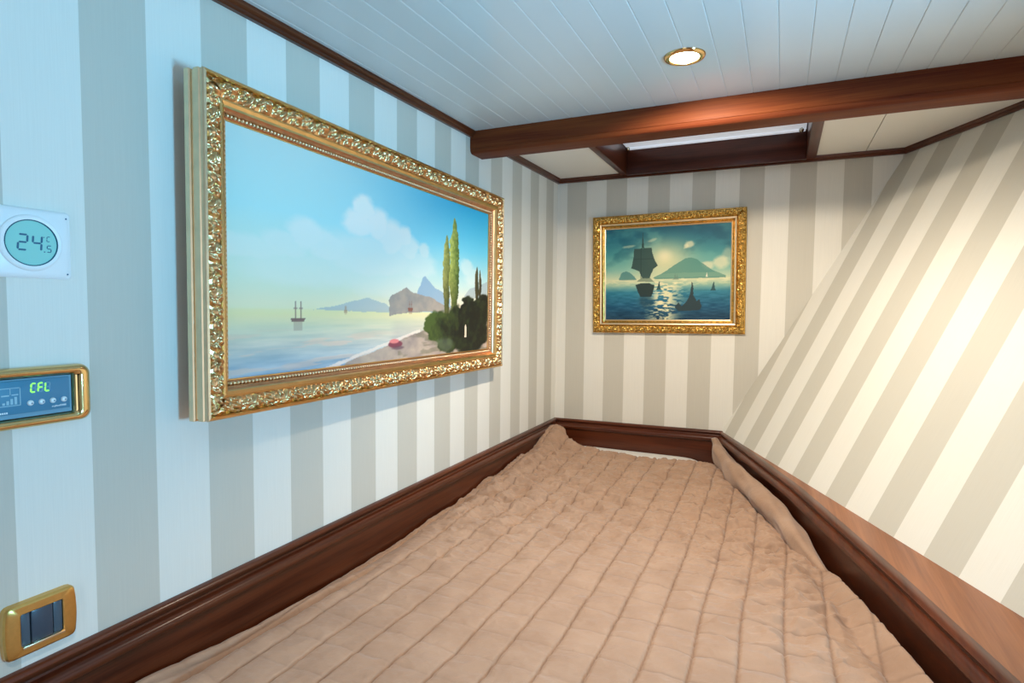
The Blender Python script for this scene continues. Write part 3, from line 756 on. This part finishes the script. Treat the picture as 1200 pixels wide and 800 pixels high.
for bx in (.0158, .0286, .0415, .0548):
    k_ = loft('button', [(circ(.0036, 20), -.0118), (circ(.0036, 20), -.0132), (circ(.0026, 20), -.0145), (circ(.001, 20), -.0149)], M_BUTTON, ct, cx=bx, cz=-.0070)
    flat('button_mark', [[(bx + .0007 + x, -.0074 + z) for x, z in circ(.0009, 8)]], -.0152, M_LCDINK, k_)
gx0, gx1, gz0, gz1 = -.0560, .0055, -.0085, .0150
flat('graph_outline', [rect(gx0, gz1 - .001, gx1, gz1), rect(gx0, gz0, gx1, gz0 + .001), rect(gx1 - .001, gz0, gx1, gz1), rect(gx0, gz0, gx0 + .001, gz1), rect(-.0060, .006, -.0052, gz1)], YF_, M_PRINT2, ct)
flat('graph_bars', [rect(-.0142 + i * .0043, -.0065, -.0114 + i * .0043, -.0035 + i * .0022) for i in range(4)] + [rect(-.0150, .0045, -.0068, .0062), rect(-.0042, .0050, .0030, .0066)], YF_, M_PRINT2, ct)
rng = random.Random(4); strokes = []; x = .0405
for i in range(11):
    w_ = rng.uniform(.0006, .0012); h_ = rng.uniform(.0012, .0024) if i < 6 else .0023
    strokes.append(rect(x, -.0160 - (.0008 if i == 2 else 0), x + w_, -.0160 + h_)); x += w_ + .0007
flat('printed_mark', strokes, YF_, M_PRINT, ct)
flat('printed_mark', [rect(-.0260 + i * .0022, -.0178, -.0244 + i * .0022, -.0157) for i in range(8)], YF_, M_PRINT, ct)

# light switch
sw = empty('light_switch', (0, .4185, .9215), (0, 0, R(90)), label='satin brass light switch plate with dark rocker, above the left bunk board', cat='light switch')
ps = rrect(.080, .0715, .006, 6, .0030); wi = rrect(.0490, .0440, .001, 6)
# plate with a window: match ring sizes by resampling around the angle
def resample(p, n_=96):
    out = []
    for i in range(n_):
        a = 2 * math.pi * (i + .5) / n_; d = Vector((math.cos(a), math.sin(a))); best = 0
        for j in range(len(p)):
            p_, q_ = Vector(p[j]), Vector(p[(j + 1) % len(p)]); e = q_ - p_
            den = d.x * e.y - d.y * e.x
            if abs(den) < 1e-12: continue
            t_ = (p_.x * e.y - p_.y * e.x) / den; s_ = (p_.x * d.y - p_.y * d.x) / den
            if -1e-6 <= s_ <= 1 + 1e-6 and t_ > best: best = t_
        out.append((d.x * best, d.y * best))
    return out
pso, wio = resample(ps), resample(wi)
loft('plate', [(pso, 0), (pso, -.0085), (scale_pts(pso, .0015, .0015), -.0115), (lerp_ring(pso, wio, .25), -.0128), (lerp_ring(pso, wio, .94), -.0130), (wio, -.0122), (wio, -.006)], M_BRASSM, sw, True, False, 25)
box('side_module', (-.0243, -.0105, -.0218), (-.0135, -.004, .0218), M_SWITCH2, sw, .001)
rk = bmesh.new(); add_box(rk, (-.0125, -.0118, -.0218), (.0125, -.004, .0218), .0012)
bobj('rocker', rk, M_SWITCH, sw, 35)
box('side_module', (.0135, -.0105, -.0218), (.0243, -.004, .0218), M_SWITCH2, sw, .001)
box('bottom_lip', (-.0245, -.0165, -.0240), (.0245, -.0105, -.0205), M_GOLDP, sw, .0006)

# ------------------------------------------------------------------ bed
def ledge_x(y):
    ys = [b for _, b in ledge_in][::-1]; xs = [a for a, _ in ledge_in][::-1]
    return np.interp(y, ys, xs)
def zm(x, y): return .744 + .018 * sstep(1.5, 2.3, y)
def zmat(x, y):
    e = np.minimum(x - .021, ledge_x(y) - .024 - x); e2 = y - .10
    return zm(x, y) - .045 * np.exp(-(e / .06) ** 2) - .03 * np.exp(-(e2 / .05) ** 2)
# bunk base
bv = [(.02, .12), (float(ledge_x(.12)) - .025, .12), (float(ledge_x(1.2)) - .025, 1.2), (float(ledge_x(2.36)) - .025, 2.365), (.02, 2.365)]
prism('bunk_base', bv, (0, .60), M_WZ, plane='XY', label='mahogany bunk base under the white mattress', cat='bunk')
# mattress
nx, ny = 40, 60; v = []; f = []
def mpt(s, t):
    y = .10 + t * (2.366 - .10); x = .021 + s * (float(ledge_x(y)) - .024 - .021); return x, y
for j in range(ny + 1):
    for i in range(nx + 1):
        x, y = mpt(i / nx, j / ny)
        v.append((x, y, float(zmat(x, y))))
nv = len(v)
for j in range(ny + 1):
    for i in range(nx + 1):
        x, y = mpt(i / nx, j / ny); v.append((x, y, .601))
w_ = nx + 1
for j in range(ny):
    for i in range(nx):
        a = j * w_ + i; f.append([a, a + 1, a + w_ + 1, a + w_]); f.append([nv + a, nv + a + w_, nv + a + w_ + 1, nv + a + 1])
for j in range(ny):
    for i in (0, nx):
        a = j * w_ + i; f.append([a, a + w_, nv + a + w_, nv + a])
for i in range(nx):
    for j in (0, ny):
        a = j * w_ + i; f.append([a, a + 1, nv + a + 1, nv + a])
mobj('mattress', v, f, M_SHEET, None, 40, label='white sheeted mattress showing as a strip beyond the brown quilt', cat='mattress')

# quilt
def quilt():
    NX, NY = 400, 680
    s, t = np.meshgrid(np.linspace(0, 1, NX), np.linspace(0, 1, NY))
    yfar = 2.238 + .109 * np.exp(-(s / .10) ** 2) + .006 * np.sin(s * 9) - .012 * s
    y = .085 + t * (yfar - .085)
    xl = .0225 + .006 * (fbm(y * 9, y * 0 + 3, 5) - .3) * sstep(.2, .6, y); xr = ledge_x(y) - .032 - .022 * sstep(1.45, 1.7, y)
    xr = xr - .012 * (fbm(y * 4, y * 0 + 1, 6, 2)) * sstep(1.5, 1.2, y)
    x = xl + s * (xr - xl)
    # stitch lattice with drifting lines
    wx = x + .016 * (fbm(x * 3.1, y * 2.6, 11, 3) - .5); wy = y + .020 * (fbm(x * 2.7, y * 3.3, 15, 3) - .5)
    fx = np.abs(((wx - .486) / .0735 + .5) % 1 - .5) * .0735; fy = np.abs(((wy - .91) / .078 + .5) % 1 - .5) * .078
    gx = np.exp(-(fx / .0030) ** 2); gy = np.exp(-(fy / .0027) ** 2)
    puff = (1 - np.exp(-(fx / .017) ** 1.4)) * (1 - .6 * np.exp(-(fy / .017) ** 1.4))
    calm0 = .25 + .75 * sstep(.0, .05, xr - x)
    z = zm(x, y) + .019 + calm0 * .0028 * puff - .0046 * calm0 * gx - .0022 * gy * (.4 + .6 * sstep(.45, .75, s))
    # wrinkles
    ridg = lambda a, b, sd: 1 - np.abs(2 * fbm(a, b, sd, 3) - 1)
    far = sstep(1.05, 1.7, y); rightm = sstep(.62, .9, s) * sstep(.9, 1.2, y) * sstep(2.0, 1.5, y)
    leftm = sstep(.42, .1, s) * sstep(.9, 1.5, y)
    calm = (.3 + .7 * sstep(.0, .06, x - xl)) * ( .15 + .85 * sstep(.0, .07, xr - x))
    z += calm * (.0040 + .010 * far * (.5 + .5 * leftm) + .012 * rightm + .008 * leftm) * (ridg(x * 9 + y * 4, y * 13 - x * 5, 21) - .6) * 1.6
    z += calm * (.0016 + .0070 * far + .0060 * rightm + .003 * leftm) * (ridg(x * 22 + y * 6, y * 36 - x * 10, 31) - .6) * 2.0
    z += .0012 * (fbm(x * 70, y * 70, 37, 3) - .5)
    z += .016 * (fbm(x * 2.2 + 4, y * 2.2, 41, 2) - .5)
    # diagonal drag folds in the middle of the bed
    dgn = (x * .55 + y * .84)
    z += .0060 * np.exp(-((x - .36) / .22) ** 2) * np.exp(-((y - 1.62) / .3) ** 2) * np.sin(dgn * 62 + 3 * fbm(x * 6, y * 6, 45))
    # left edge: falls beside the board, bunches up in the corner
    z += -.018 * np.exp(-((x - .02) / .05) ** 2) * sstep(1.75, 1.2, y) * sstep(.45, .8, y)
    z += .014 * np.exp(-((x - .02) / .05) ** 2) * sstep(.75, .45, y)
    z += .066 * np.exp(-((x - .035) / .075) ** 2) * np.exp(-(np.clip(2.27 - y, 0, 9) / .15) ** 2) + .022 * np.exp(-((x - .03) / .06) ** 2) * np.exp(-((y - 1.93) / .10) ** 2)
    z += .012 * np.exp(-((x - .04) / .06) ** 2) * np.exp(-((y - 1.70) / .06) ** 2)
    # long crease near the left edge by the camera
    cl = .070 + .012 * np.sin(y * 7)
    z += (.012 * np.exp(-((x - cl + .024) / .016) ** 2) - .024 * np.exp(-((x - cl) / .008) ** 2) + .006 * np.exp(-((x - cl - .03) / .02) ** 2)) * sstep(.25, .45, y) * sstep(1.10, .85, y)
    # right edge hem lifting against the board
    dr = xr - x
    z += .020 * np.exp(-(dr / .022) ** 2) * sstep(1.50, 1.36, y) - .010 * np.exp(-((dr - .045) / .016) ** 2) * sstep(1.50, 1.3, y)
    z += .012 * np.exp(-((dr - .10) / .05) ** 2) * np.exp(-((y - 1.33) / .09) ** 2)
    z -= .006 * np.exp(-(dr / .02) ** 2) * sstep(1.5, 1.6, y)
    # drop over the near end of the mattress
    z -= .10 * sstep(.125, .085, y)
    # far edge thins down on to the sheet
    z -= .004 * sstep(.985, 1.0, t)
    co = np.stack([x, y, np.maximum(z, zmat(x, y) + .0105)], -1).reshape(-1, 3)
    i = np.arange(NX * NY).reshape(NY, NX)
    fc = np.stack([i[:-1, :-1], i[:-1, 1:], i[1:, 1:], i[1:, :-1]], -1).reshape(-1, 4)
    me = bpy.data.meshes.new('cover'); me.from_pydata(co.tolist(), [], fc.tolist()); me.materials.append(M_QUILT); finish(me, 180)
    sa = me.attributes.new('stitch_shade', 'FLOAT', 'POINT')
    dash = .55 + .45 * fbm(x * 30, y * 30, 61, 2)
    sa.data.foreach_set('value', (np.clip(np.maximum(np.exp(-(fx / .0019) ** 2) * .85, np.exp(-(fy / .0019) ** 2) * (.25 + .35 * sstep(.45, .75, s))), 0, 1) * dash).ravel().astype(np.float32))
    root = empty('quilt', (.5, 1.2, .75), label='brown square-stitched quilt spread rumpled over the bunk', cat='quilt')
    o = bpy.data.objects.new('cover', me); COL.objects.link(o); o.parent = root; o.matrix_parent_inverse = root.matrix_basis.inverted()
    sm = o.modifiers.new('thickness', 'SOLIDIFY'); sm.thickness = .006; sm.offset = -1
    # rolled-up edge along the right board
    ys = np.linspace(2.352, 1.44, 90); v = []; f = []; ns = 28
    tt = (2.352 - ys) / (2.352 - 1.44)
    rad = (.012 + .016 * sstep(0, .15, tt)) * (1 - .6 * sstep(.80, 1.0, tt)) + .0025 * np.sin(tt * 23) * sstep(.05, .2, tt)
    zz = np.interp(tt, [0, .08, .25, .6, .85, 1], [.846, .826, .806, .798, .786, .762])
    for k_ in range(len(ys)):
        xc = float(ledge_x(ys[k_])) - .028 - rad[k_] * 1.02 - .006 * sstep(.75, 1, tt[k_])
        for j in range(ns):
            a = 2 * math.pi * j / ns
            rr = rad[k_] * (1 + .09 * math.sin(3 * a + tt[k_] * 9) + .06 * math.sin(5 * a - tt[k_] * 31) + .10 * (float(vnoise(np.array(a * 2.), np.array(tt[k_] * 26.), 77)) - .5))
            low = 1.55 if math.sin(a) < 0 else 1.0
            v.append((xc + rr * math.cos(a), ys[k_] + .15 * rr * math.cos(a), zz[k_] + rr * math.sin(a) * low))
    for k_ in range(len(ys) - 1):
        for j in range(ns):
            a = k_ * ns + j; b = k_ * ns + (j + 1) % ns; f.append([a, b, b + ns, a + ns])
    f.append(list(range(ns))); f.append([(len(ys) - 1) * ns + j for j in range(ns)])
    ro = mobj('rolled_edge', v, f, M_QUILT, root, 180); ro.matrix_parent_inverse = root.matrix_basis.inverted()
quilt()
